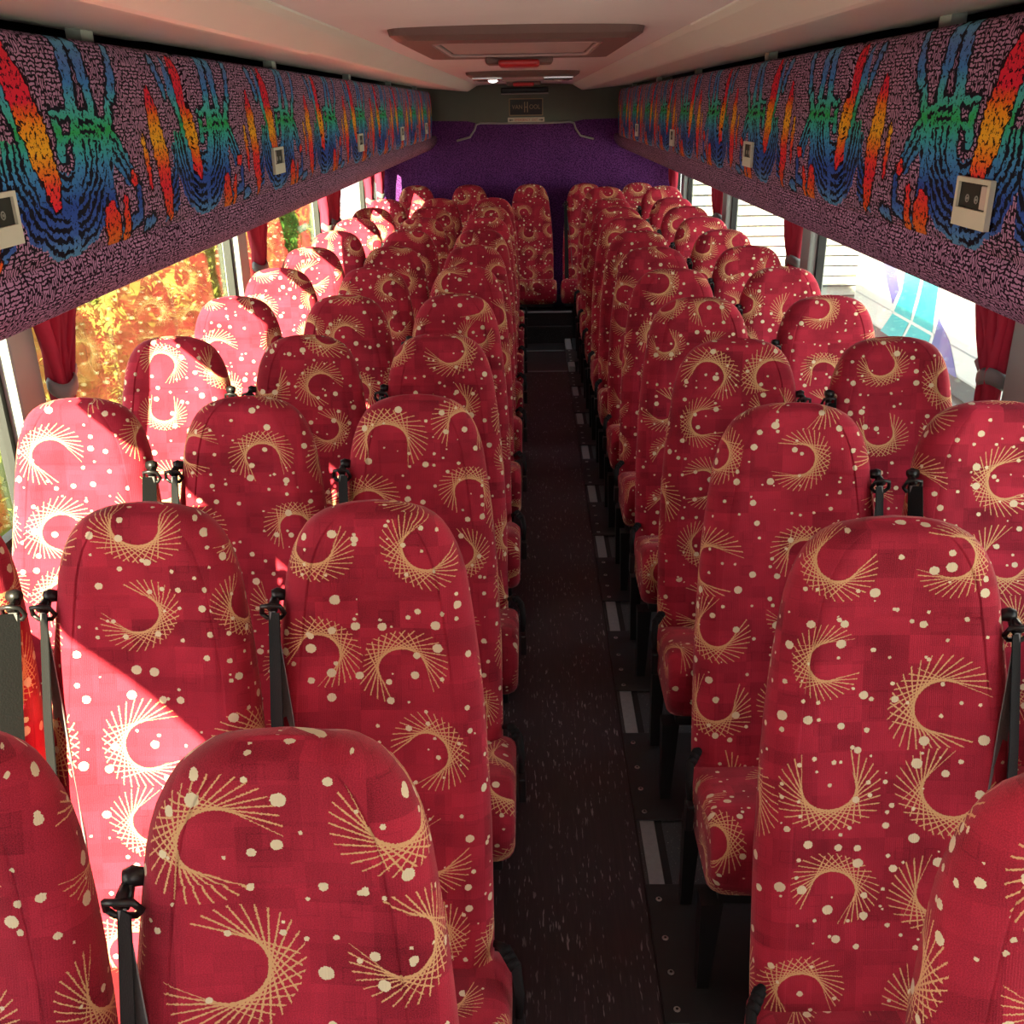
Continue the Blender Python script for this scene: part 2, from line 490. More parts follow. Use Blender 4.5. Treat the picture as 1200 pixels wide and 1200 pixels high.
def sweep(bm, prof, y0, y1, ny=1, closed=True, ends=.0):
    """(x,z) profile swept along y with UVs in metres (u along y, v along the profile).
    ends>0 pulls the last rings in so that the ends are rounded"""
    uv = bm.loops.layers.uv.verify()
    n = len(prof)
    acc = [0.0]
    for i in range(1, n + 1):
        a = prof[i - 1]; b = prof[i % n]
        acc.append(acc[-1] + math.hypot(a[0] - b[0], a[1] - b[1]))
    ys = [y0 + (y1 - y0) * i / ny for i in range(ny + 1)]
    cx = sum(p[0] for p in prof) / n; cz = sum(p[1] for p in prof) / n
    stations = []
    if ends:
        for y, sgn in ((y0, 1), (y1, -1)): pass
        L = [(y0, .0), (y0 + ends * .15, .5), (y0 + ends * .5, .86), (y0 + ends, 1.0)]
        Rr = [(y1 - ends, 1.0), (y1 - ends * .5, .86), (y1 - ends * .15, .5), (y1, .0)]
        stations = L + [(y, 1.0) for y in ys[1:-1]] + Rr
    else:
        stations = [(y, 1.0) for y in ys]
    rings = []
    for y, f in stations:
        sh = ends * (1 - f)
        ring = []
        for (x, z) in prof:
            dx = x - cx; dz = z - cz
            L_ = math.hypot(dx, dz) or 1
            # inset towards the middle by 'sh' in each axis
            ring.append(bm.verts.new((x - math.copysign(min(abs(dx), sh), dx), y, z - math.copysign(min(abs(dz), sh), dz))))
        rings.append(ring)
    m = n if closed else n - 1
    for i in range(len(rings) - 1):
        for k in range(m):
            k2 = (k + 1) % n
            f = bm.faces.new((rings[i][k], rings[i][k2], rings[i + 1][k2], rings[i + 1][k]))
            for lp in f.loops:
                v = lp.vert
                kk = k if v in (rings[i][k], rings[i + 1][k]) else k + 1
                yy = stations[i][0] if v in (rings[i][k], rings[i][k2]) else stations[i + 1][0]
                lp[uv].uv = (yy, acc[kk])
    if closed:
        for ring in (rings[0], rings[-1]):
            f = bm.faces.new(ring)
            for lp in f.loops: lp[uv].uv = (lp.vert.co.x, lp.vert.co.z)

def solid(bm, t):
    bmesh.ops.recalc_face_normals(bm, faces=bm.faces); bm.normal_update()
    bmesh.ops.solidify(bm, geom=list(bm.faces), thickness=t)

def interp(tab, x):
    if x <= tab[0][0]: return tab[0][1]
    for (a, fa), (b, fb) in zip(tab, tab[1:]):
        if x <= b: return fa + (fb - fa) * (x - a) / (b - a)
    return tab[-1][1]

def copy_tree(o, parent=None):
    c = o.copy(); col.objects.link(c)
    if parent is not None: c.parent = parent
    for ch in list(o.children): copy_tree(ch, c)
    return c

def text_mesh(body, size, extrude=.0008):
    cu = bpy.data.curves.new('lettering', 'FONT'); cu.body = body; cu.size = size
    cu.align_x = 'CENTER'; cu.align_y = 'CENTER'; cu.extrude = extrude
    o = bpy.data.objects.new('lettering', cu); col.objects.link(o)
    dg = bpy.context.evaluated_depsgraph_get()
    me = bpy.data.meshes.new_from_object(o.evaluated_get(dg))
    bpy.data.objects.remove(o); bpy.data.curves.remove(cu)
    return me

# ------------------------------------------------------------------ camera
CAM = Vector((.03, 0, 1.75))
cam_d = bpy.data.cameras.new('camera'); cam = bpy.data.objects.new('camera', cam_d); col.objects.link(cam)
cam_d.sensor_width = 36; cam_d.lens = 34.5; cam_d.clip_start = .02
F = 1150.0; PITCH = R(22.44); ROLL = R(.9); YAW = .0213
cam.matrix_world = Matrix.Translation(CAM) @ Matrix.Rotation(YAW, 4, 'Z') @ Matrix.Rotation(math.pi / 2 - PITCH, 4, 'X') @ Matrix.Rotation(-ROLL, 4, 'Z')
scene.camera = cam

# ------------------------------------------------------------------ bus shell
Y0, Y1 = -1.7, 9.52          # front opening / rear wall
HW = 1.385                    # half width at the windows
SILL, WTOP = .66, 1.405
FL = -.19                     # floor level

b = bmesh.new(); box(b, -HW, HW, Y0, Y1 + .05, FL - .06, FL); struct(link_mesh('floor', b, M['speckle']))
YE = 8.56
b = bmesh.new(); box(b, -.15, .322, Y0, YE, FL, FL + .006); struct(link_mesh('trim_1', b, M['vinyl']))     # aisle runner
b = bmesh.new(); box(b, .322, .329, Y0, YE, FL, FL + .008); struct(link_mesh('trim_2', b, M['blackmetal']))
b = bmesh.new(); box(b, .340, .380, Y0, YE, FL, FL + .007); struct(link_mesh('trim_3', b, M['alu']))       # grey seat rail
b = bmesh.new(); box(b, .382, .402, Y0, YE, FL, FL + .004); struct(link_mesh('trim_4', b, M['gasket']))
for s, nm in ((-1, 'left'), (1, 'right')):
    b = bmesh.new(); xs = sorted((s * HW, s * (HW + .06))); box(b, xs[0], xs[1], Y0, Y1 + .05, FL - .06, SILL)
    box(b, *sorted((s * (HW - .05), s * HW)), Y0, Y1, SILL - .05, SILL - .005)
    box(b, *sorted((s * HW, s * (HW + .06))), Y0, -.68, SILL, WTOP)        # solid panel added out of view to block sun from the front
    struct(link_mesh('wall_' + nm, b, M['wall']))
# upper body: side above the windows and the roof
b = bmesh.new()
for s in (-1, 1): box(b, *sorted((s * HW, s * (HW + .06))), Y0, Y1 + .05, WTOP, 2.12)
struct(link_mesh('trim_5', b, M['wall']))
b = bmesh.new(); box(b, -HW - .06, HW + .06, Y0, Y1 + .05, 2.06, 2.12); struct(link_mesh('trim_6', b, M['gasket']))
# ceiling lining, slightly crowned
b = bmesh.new()
prof = [(.424 * math.cos(math.pi * k / 12), 1.923 + .014 * math.sin(math.pi * k / 12)) for k in range(13)]
sweep(b, prof + [(-.424, 2.0), (.424, 2.0)], Y0, 9.49, 1)
struct(link_mesh('ceiling', b, M['ceiling'], smooth=True))

# window pillars and panes
PIL = [-1.62, -.62, 2.62, 4.85, 6.95, 8.90]
wn = 0; tn = 7
for s in (-1, 1):
    for i, y in enumerate(PIL):
        b = bmesh.new(); rbox(b, *sorted((s * (HW - .035), s * (HW + .05))), y - .075, y + .075, SILL - .004, WTOP + .06, .012)
        struct(link_mesh('trim_%d' % tn, b, M['pillar'], smooth=False)); tn += 1
    for i in range(len(PIL)):
        if i == 0: continue
        a = PIL[i] + .075; c = (PIL[i + 1] - .075) if i + 1 < len(PIL) else Y1
        wn += 1
        b = bmesh.new()
        for (p, q, r_, t_) in ((a, a + .022, SILL, WTOP), (c - .022, c, SILL, WTOP), (a, c, SILL, SILL + .022), (a, c, WTOP - .022, WTOP)):
            box(b, *sorted((s * (HW + .002), s * (HW + .036))), p, q, r_, t_)
        w = struct(link_mesh('window_%d' % wn, b, M['gasket']))
        b = bmesh.new(); xx = s * (HW + .018)
        box(b, *sorted((xx, xx + s * .004)), a + .015, c - .015, SILL + .015, WTOP - .015)
        link_mesh('pane', b, M['glass'], w)

# unseen front wall, windscreen opening narrowed to limit light on the near seats
b = bmesh.new()
box(b, -HW - .06, HW + .06, Y0 - .08, Y0, FL - .06, 1.10); box(b, -HW - .06, HW + .06, Y0 - .08, Y0, 1.80, 2.12)
for s in (-1, 1): box(b, *sorted((s * (.66 if s < 0 else 1.25), s * (HW + .06))), Y0 - .08, Y0, 1.10, 1.80)
struct(link_mesh('wall_front_light_block', b, M['wall']))
# rear wall, upper panel, edging
b = bmesh.new(); uvl = b.loops.layers.uv.verify()
box(b, -HW, HW, Y1, Y1 + .05, FL, 1.64)
for f in b.faces:
    for l in f.loops: l[uvl].uv = (l.vert.co.x, l.vert.co.z)
struct(link_mesh('wall_rear', b, M['rearfab']))
b = bmesh.new()
pr = [(-.78, 2.03), (-.78, 1.64), (-.52, 1.635), (-.43, 1.615), (.43, 1.615), (.52, 1.635), (.78, 1.64), (.78, 2.03)]
A = [b.verts.new((x, Y1 - .03, z)) for x, z in pr]; B = [b.verts.new((x, Y1 + .05, z)) for x, z in pr]
b.faces.new(A); b.faces.new(B)
for k in range(len(pr)): b.faces.new((A[k], A[(k + 1) % len(pr)], B[(k + 1) % len(pr)], B[k]))
struct(link_mesh('trim_%d' % tn, b, M['olive'])); tn += 1
for s in (-1, 1):
    b = bmesh.new(); box(b, *sorted((s * .78, s * HW)), Y1, Y1 + .05, 1.64, 2.06)
    struct(link_mesh('trim_%d' % tn, b, M['olive'])); tn += 1
b = bmesh.new()
tube(b, [(-.62, Y1 - .02, 1.47), (-.50, Y1 - .03, 1.50), (-.455, Y1 - .035, 1.56), (-.44, Y1 - .035, 1.605), (-.40, Y1 - .035, 1.617), (-.2, Y1 - .035, 1.612), (.2, Y1 - .035, 1.612),
         (.40, Y1 - .035, 1.617), (.44, Y1 - .035, 1.605), (.455, Y1 - .035, 1.56), (.50, Y1 - .03, 1.50), (.62, Y1 - .02, 1.47)], .009, 8)
struct(link_mesh('trim_%d' % tn, b, M['grey_edge'], smooth=True)); tn += 1
b = bmesh.new(); rbox(b, -.21, .21, Y1 - .06, Y1 - .03, 1.865, 1.905, .008); struct(link_mesh('trim_%d' % tn, b, M['black'])); tn += 1
b = bmesh.new(); rbox(b, -.21, .21, Y1 - .07, Y1 - .03, 1.850, 1.862, .004); struct(link_mesh('trim_%d' % tn, b, M['grey_edge'])); tn += 1

# steps at the end of the aisle and the platform of the back bench
def trim(bm, mat):
    global tn
    struct(link_mesh('trim_%d' % tn, bm, mat)); tn += 1
b = bmesh.new(); box(b, -.06, .40, YE, YE + .07, FL, FL + .15); rbox(b, -.06, .40, YE - .012, YE + .02, FL + .14, FL + .156, .004); trim(b, M['blackfloor'])
b = bmesh.new(); box(b, -.06, .40, YE + .07, 8.80, FL, FL + .265); box(b, -HW, HW, 8.80, Y1, FL, FL + .265); trim(b, M['blackfloor'])
b = bmesh.new(); rbox(b, -.06, .40, YE + .055, YE + .09, FL + .262, FL + .275, .004); trim(b, M['alu'])
b = bmesh.new(); rbox(b, -.15, .322, 7.56, 7.585, FL + .006, FL + .011, .0015); rbox(b, -.15, .322, 8.27, 8.29, FL + .006, FL + .010, .0015); trim(b, M['alu'])
b = bmesh.new(); box(b, -.15, .322, 7.585, 8.27, FL + .006, FL + .008); box(b, -.15, .322, 8.29, YE, FL + .006, FL + .008); trim(b, M['blackfloor'])
b = bmesh.new(); rbox(b, .335, .385, 7.56, YE, FL + .007, FL + .05, .004); trim(b, M['alu'])

# ------------------------------------------------------------------ air ducts above the racks
for s, side in ((-1, 'left'), (1, 'right')):
    for k, (ya, yb, dz) in enumerate(((Y0, 2.585, -.004), (2.60, 9.30, 0))):
        b = bmesh.new()
        pr = [(.418, 1.985), (.414, 1.925), (.422, 1.919), (.428, 1.914), (.490, 1.880), (.500, 1.877), (.512, 1.877), (.93, 1.914), (1.0, 1.93), (1.0, 2.03), (.43, 2.03)]
        sweep(b, [(s * x, z + dz) for x, z in pr], ya, yb, 1)
        o = link_mesh('air_duct', b, M['duct'], smooth=False)
        tag(o, 'white plastic air duct along the %s of the ceiling, %s' % (side, 'near section up to the joint' if k == 0 else 'long far section beyond the joint'), 'air duct')
        b = bmesh.new()
        if k == 0:
            b.free()

# ------------------------------------------------------------------ luggage racks
def make_rack(s, side):
    root = empty('luggage_rack', (s * .80, 4.0, 1.318))
    tag(root, 'long overhead luggage rack with rainbow printed fabric along the %s windows' % side, 'luggage rack')
    inv = Matrix.Translation(-Vector(root.location))
    def put(name, bm, mat, smooth=True):
        bm.transform(inv); return link_mesh(name, bm, mat, root, smooth)
    b = bmesh.new()
    pr = [(.812, 1.517), (.806, 1.510), (.802, 1.495), (.803, 1.472), (.812, 1.446), (.835, 1.418), (.868, 1.395), (.90, 1.384), (.93, 1.381), (.98, 1.382),
          (1.10, 1.388), (HW - .004, 1.402), (HW - .004, 1.517), (.84, 1.517)]
    sweep(b, [(s * x, z) for x, z in pr], Y0, Y1 - .005, 1)
    o = put('bolster', b, M['bolster'])
    ed = [-.67, .93, 2.53, 4.13, 5.73, 7.33, 8.93]
    ed = [Y0] + ed
    for a, c in zip(ed, ed[1:]):
        b = bmesh.new()
        pr = [(.801, 1.508), (.793, 1.528), (.788, 1.575), (.784, 1.63), (.784, 1.74), (.788, 1.815), (.793, 1.852), (.800, 1.870), (.812, 1.877), (.826, 1.870), (.832, 1.85), (.832, 1.508)]
        sweep(b, [(s * x, z) for x, z in pr], a + .003, c - .003, 1, ends=.018)
        put('fabric_panel', b, M['rack'])
    for y in (-.95, .6, 2.15, 3.70, 5.25, 6.80, 8.35):
        b = bmesh.new(); box(b, *sorted((s * .845, s * .875)), y - .03, y + .03, 1.519, 1.911)
        put('bracket', b, M['pillar'], False)
    b = bmesh.new(); box(b, *sorted((s * 1.30, s * 1.31)), Y0, 9.45, 1.517, 2.05); put('back_panel', b, M['gasket'], False)
    return root
for s, side in ((-1, 'left'), (1, 'right')): make_rack(s, side)

# reading light / speaker units on the racks
def make_unit(s):
    root = empty('reading_light_unit')
    sx = -s                      # towards the aisle
    b = bmesh.new(); t = bmesh.new()
    W, H, D = .135, .080, .009
    # frame with a window in it
    rbox(b, 0, sx * D if sx > 0 else 0, -W / 2, W / 2, -H / 2, H / 2, .002) if False else None
    x0, x1 = sorted((0, sx * D))
    box(b, x0, x1, -W / 2, W / 2, -H / 2, -H / 2 + .030)
    box(b, x0, x1, -W / 2, W / 2, H / 2 - .008, H / 2)
    box(b, x0, x1, -W / 2, -W / 2 + .010, -H / 2 + .030, H / 2 - .008)
    box(b, x0, x1, W / 2 - .010, W / 2, -H / 2 + .030, H / 2 - .008)
    t.free()
    bmesh.ops.remove_doubles(b, verts=b.verts, dist=1e-5)
    link_mesh('housing', b, M['unit'], root)
    b = bmesh.new(); x0, x1 = sorted((0, sx * .004)); box(b, x0, x1, -W / 2 + .009, W / 2 - .009, -H / 2 + .029, H / 2 - .007)
    rec = link_mesh('recess_panel', b, M['unitdark'], root)
    for yy in (-.012, .024):
        b = bmesh.new()
        tube(b, [(sx * .0046, yy + .0058 * math.cos(k * math.pi / 8), .006 + .0058 * math.sin(k * math.pi / 8)) for k in range(17)], .0011, 5, caps=False)
        tube(b, [(sx * .0042, yy, .006), (sx * .0056, yy, .006)], .0022, 8)
        link_mesh('button', b, M['icon'], root)
    b = bmesh.new(); x0, x1 = sorted((sx * .003, sx * .0075)); rbox(b, x0, x1, -W / 2 + .012, -W / 2 + .037, -H / 2 + .032, H / 2 - .010, .002)
    link_mesh('lens', b, M['lens'], root)
    return root
for s, side, ys, names in ((-1, 'left', (1.535, 3.36, 5.05, 6.75, 8.35), None), (1, 'right', (1.745, 3.58, 5.50, 7.30), None)):
    p0 = make_unit(s)
    order = ['nearest', 'second', 'third', 'fourth', 'fifth']
    for i, y in enumerate(ys):
        o = p0 if i == 0 else copy_tree(p0)
        o.location = (s * .7845, y, 1.60 if s < 0 else 1.588)
        tag(o, 'small cream reading light unit on the %s rack fabric, %s' % (side, 'nearest to the camera' if i == 0 else order[i] + ' from the camera'), 'light unit', 'reading light units on the racks')

# ------------------------------------------------------------------ roof hatches
def make_hatch(y0, y1, lamps, label):
    root = empty('roof_hatch', (0, (y0 + y1) / 2, 1.935)); tag(root, label, 'roof hatch')
    L = (y1 - y0) / 2; W = .325; z0 = -.030; z1 = .004
    b = bmesh.new()
    out = [(-W, -L), (W, -L), (W, L), (-W, L)]
    def rect(w, l, r, n=5):
        pts = []
        for cx, cy, a0 in ((w - r, l - r, 0), (-w + r, l - r, 90), (-w + r, -l + r, 180), (w - r, -l + r, 270)):
            for k in range(n + 1):
                a = R(a0 + 90 * k / n); pts.append((cx + r * math.cos(a), cy + r * math.sin(a)))
        return pts
    rings = [[(x, y, z1) for x, y in rect(W, L, .05)], [(x, y, z0 + .012) for x, y in rect(W - .006, L - .01, .05)], [(x, y, z0) for x, y in rect(W - .025, L - .03, .045)],
             [(x, y, z0) for x, y in rect(W - .095, L - .17, .05)], [(x, y, z1 - .012) for x, y in rect(W - .105, L - .19, .05)]]
    vr = [[b.verts.new(p) for p in r] for r in rings]; n = len(vr[0])
    for i in range(len(vr) - 1):
        for k in range(n): b.faces.new((vr[i][k], vr[i][(k + 1) % n], vr[i + 1][(k + 1) % n], vr[i + 1][k]))
    link_mesh('frame', b, M['taupe'], root)
    b = bmesh.new(); pts = rect(W - .112, L - .20, .045)
    A = [b.verts.new((x, y, z0 + .008)) for x, y in pts]; B = [b.verts.new((x, y, z1)) for x, y in pts]
    b.faces.new(A); b.faces.new(B)
    for k in range(n): b.faces.new((A[k], A[(k + 1) % n], B[(k + 1) % n], B[k]))
    link_mesh('inner_panel', b, M['hatchpanel'], root)
    b = bmesh.new(); pts = rect(W - .103, L - .188, .05)
    tube(b, [(x, y, z0 + .004) for x, y in pts + pts[:1]], .005, 6, caps=False)
    link_mesh('rim', b, M['hatchpanel'], root, True)
    b = bmesh.new(); rbox(b, -.115, .115, L - .16, L - .02, z0 - .022, z0 + .004, .010); h = link_mesh('handle_base', b, M['taupe'], root)
    b = bmesh.new(); rbox(b, -.070, .070, L - .175, L - .03, z0 - .030, z0 - .008, .008); link_mesh('handle', b, M['redplastic'], h)
    if lamps:
        for sx in (-1, 1):
            b = bmesh.new(); rbox(b, sx * .20 - .085, sx * .20 + .085, -L + .03, -L + .15, z0 - .016, z0 + .004, .006); r_ = link_mesh('lamp_housing', b, M['reflector'], root)
            b = bmesh.new(); bmesh.ops.create_uvsphere(b, u_segments=12, v_segments=8, radius=.022)
            bmesh.ops.scale(b, vec=(1.2, 1, .5), verts=b.verts); bmesh.ops.translate(b, vec=(sx * .20 + (.03 if sx < 0 else 0), -L + .09, z0 - .017), verts=b.verts)
            link_mesh('bulb', b, M['lamp'] if sx < 0 else M['lens'], r_, True)
    return root
make_hatch(2.68, 3.80, False, 'large taupe framed roof hatch with a red handle, nearer of the two')
make_hatch(6.0, 7.25, True, 'roof hatch with two lamps and red handle near the back wall')

# ------------------------------------------------------------------ sign and sticker on the rear panel
root = empty('name_plate', (0.01, Y1 - .03, 1.745)); tag(root, 'black framed plate with tan lettering above the purple back wall', 'sign')
b = bmesh.new(); rbox(b, -.145, .145, -.008, 0, -.068, .068, .002); link_mesh('board', b, M['signblack'], root)
b = bmesh.new()
for x0, x1, z0, z1 in ((-.152, .152, .064, .072), (-.152, .152, -.072, -.064), (-.152, -.144, -.072, .072), (.144, .152, -.072, .072)): box(b, x0, x1, -.011, -.001, z0, z1)
link_mesh('frame', b, M['tan'], root)
RX = Matrix.Rotation(math.pi / 2, 4, 'X')
def lettering(body, size, x, z, mat, parent, y=-.0095, sx=1.0):
    me = text_mesh(body, size); me.transform(Matrix.Translation((x, y, z)) @ RX @ Matrix.Diagonal((sx, 1, 1, 1)))
    me.materials.clear(); me.materials.append(mat)
    o = bpy.data.objects.new('lettering', me); col.objects.link(o); o.parent = parent; return o
lettering('VAN', .052, -.078, 0, M['tan'], root, sx=.9); lettering('OOL', .052, .078, 0, M['tan'], root, sx=.9)
b = bmesh.new()
for x in (-.0125, .0125): box(b, x - .0045, x + .0045, -.0105, -.008, -.043, .043)
box(b, -.017, .017, -.0105, -.008, -.004, .004)
link_mesh('lettering', b, M['tan'], root)
root = empty('exit_sticker', (0.01, Y1 - .03, 1.638)); tag(root, 'narrow cream sticker with red lettering and arrows below the black plate', 'sticker')
b = bmesh.new(); rbox(b, -.165, .165, -.005, 0, -.022, .022, .002); link_mesh('backing', b, M['sticker'], root)
lettering('EMERGENCY  EXIT', .030, 0, 0, M['stickerred'], root, -.0058, .82)
for s in (-1, 1):
    b = bmesh.new(); box(b, s * .128 - .012, s * .128 + .012, -.0065, -.005, -.003, .003)
    vs = [b.verts.new(p) for p in ((s * .155, -.0066, 0), (s * .138, -.0066, .009), (s * .138, -.0066, -.009))]; b.faces.new(vs)
    link_mesh('arrow', b, M['signblack'], root)

# ------------------------------------------------------------------ seats
WT = [(0, .0), (.003, .045), (.010, .078), (.022, .104), (.042, .125), (.068, .142), (.10, .154), (.14, .164), (.235, .177), (.32, .187), (.45, .197), (.60, .203), (.9, .205)]
TOPZ, LEAN = 1.296, R(15)
def backrest_bm(wf=1.0, length=.92, T=.105):
    bm = bmesh.new(); uv = bm.loops.layers.uv.verify()
    ds = [0.0005, .003, .008, .016, .027, .040, .058, .08, .105, .135, .158, .164, .168, .172, .178, .22, .28, .35, .43, .52, .60, .68, .76, .82, length - .03, length - .008, length]
    # loop template (fraction of half width, front(-)/back(+) fraction)
    rings = []; us = []
    for d in ds:
        w = interp(WT, d) * wf
        k = min(1.0, d / .05); th = T * (.34 + .66 * math.sqrt(max(0, 1 - (1 - k) ** 2)))
        if d < .012: th = T * (.22 + 10 * d)
        e = max(0.0, (d - (length - .04)) / .04); w *= 1 - .10 * e * e; th *= 1 - .45 * e * e
        half = []
        hollow = .012 * min(1, d / .25) * (1 if d < .7 else max(0, 1 - (d - .7) / .1))
        groove = .0035 if abs(d - .168) < .002 else 0.0
        r = min(th * .46, w * .5)
        yf = -th / 2
        ew = min(.026, w * .25)
        for fx in (0.0, .3, .6, .85):                      # flat front panel
            x = fx * (w - ew - r * .55)
            y = yf + hollow * (1 - (fx / .95) ** 2) + groove
            half.append((x, y))
        xs = w - ew - r * .55
        half.append((xs, yf + .0003 + groove)); half.append((xs + .002, yf + (.0022 if .03 < d < .30 else .0004)));  half.append((xs + .004, yf - .0006))
        for a in (90, 68, 45, 20, 0, -25, -50, -72, -90):  # rounded edge, front to back
            x = w - r + r * math.cos(R(a)); y = -(th / 2 - r) * (1 if a > 0 else (-1 if a < 0 else 0)) - r * math.sin(R(a))
            if a == 90 and x < xs + .006: x = xs + .006
            half.append((x, y))
        half.append((w * .4, th / 2)); half.append((0, th / 2))
        loop = half + [(-x, y) for x, y in half[-2:0:-1]]
        # arc length from the front centre
        acc = [0.0]
        for (a, c) in zip(half, half[1:]): acc.append(acc[-1] + math.hypot(c[0] - a[0], c[1] - a[1]))
        uu = acc + [-q for q in acc[-2:0:-1]]
        z = TOPZ - d * math.cos(LEAN)
        rings.append([bm.verts.new((x, -d * math.sin(LEAN) + y * math.cos(LEAN) + .012 * math.sin(min(1, d / .5) * math.pi), z - y * math.sin(LEAN) * .9)) for x, y in loop]); us.append(uu)
    n = len(rings[0]); half_n = n // 2
    vpos = [0.0]
    for i in range(1, len(ds)):
        vpos.append(vpos[-1] + (ds[i] - ds[i - 1]) * (3.0 if ds[i] < .02 else 1.1))
    for i in range(len(rings) - 1):
        for k in range(n):
            k2 = (k + 1) % n
            f = bm.faces.new((rings[i][k], rings[i][k2], rings[i + 1][k2], rings[i + 1][k])); f.smooth = True
            for lp, (ii, kk) in zip(f.loops, ((i, k), (i, k2), (i + 1, k2), (i + 1, k))):
                uq = us[ii][kk]
                if k == half_n and kk == half_n: uq = -uq
                lp[uv].uv = (uq, -vpos[ii])
    for rg, vv in ((rings[0], 0), (rings[-1], -vpos[-1])):
        f = bm.faces.new(rg)
        for lp in f.loops: lp[uv].uv = (lp.vert.co.x, vv + lp.vert.co.y)
    return bm

def cushion_bm(hw, off, ztop=.55, yb=-.24, ln=.30, th=.215):
    bm = bmesh.new(); uv = bm.loops.layers.uv.verify()
    yf = yb - ln
    prof = [(yb + .07, ztop - .17), (yb + .07, ztop - .09), (yb + .02, ztop - .062), (yb - .05, ztop - .048), (yb - .12, ztop - .030), (yb - .19, ztop - .010), (yf + .070, ztop - .001), (yf + .038, ztop - .006), (yf + .016, ztop - .022),
            (yf + .003, ztop - .050), (yf, ztop - .085), (yf + .003, ztop - .125), (yf + .012, ztop - .165), (yf + .028, ztop - .195), (yf + .055, ztop - th), (yb - .1, ztop - th), (yb + .04, ztop - th)]
    acc = [0.0]
    for a, c in zip(prof, prof[1:] + prof[:1]): acc.append(acc[-1] + math.hypot(a[0] - c[0], a[1] - c[1]))
    cy = sum(p[0] for p in prof) / len(prof); cz = ztop - th / 2
    st = [(-hw, .032), (-hw + .004, .018), (-hw + .013, .008), (-hw + .028, .002), (-hw + .045, .0), (-hw * .5, -.002), (0, -.003), (hw * .5, -.002), (hw - .045, 0), (hw - .028, .002), (hw - .013, .008), (hw - .004, .018), (hw, .032)]
    rings = []
    for x, inset in st:
        rg = []
        for y, z in prof:
            sy = min(1, abs(y - cy) / .18) * math.copysign(1, y - cy); sz = min(1, abs(z - cz) / .05) * math.copysign(1, z - cz)
            rg.append(bm.verts.new((x + off, y - sy * inset, z - sz * inset)))
        rings.append(rg)
    n = len(prof)
    for i in range(len(rings) - 1):
        for k in range(n):
            k2 = (k + 1) % n
            f = bm.faces.new((rings[i][k], rings[i][k2], rings[i + 1][k2], rings[i + 1][k]))
            for lp, (ii, kk) in zip(f.loops, ((i, k), (i, k + 1), (i + 1, k + 1), (i + 1, k))):
                lp[uv].uv = (st[ii][0] * 1.05, -acc[kk])
    for rg in (rings[0], rings[-1]):
        f = bm.faces.new(rg)
        for lp in f.loops: lp[uv].uv = (lp.vert.co.y, lp.vert.co.z)
    return bm

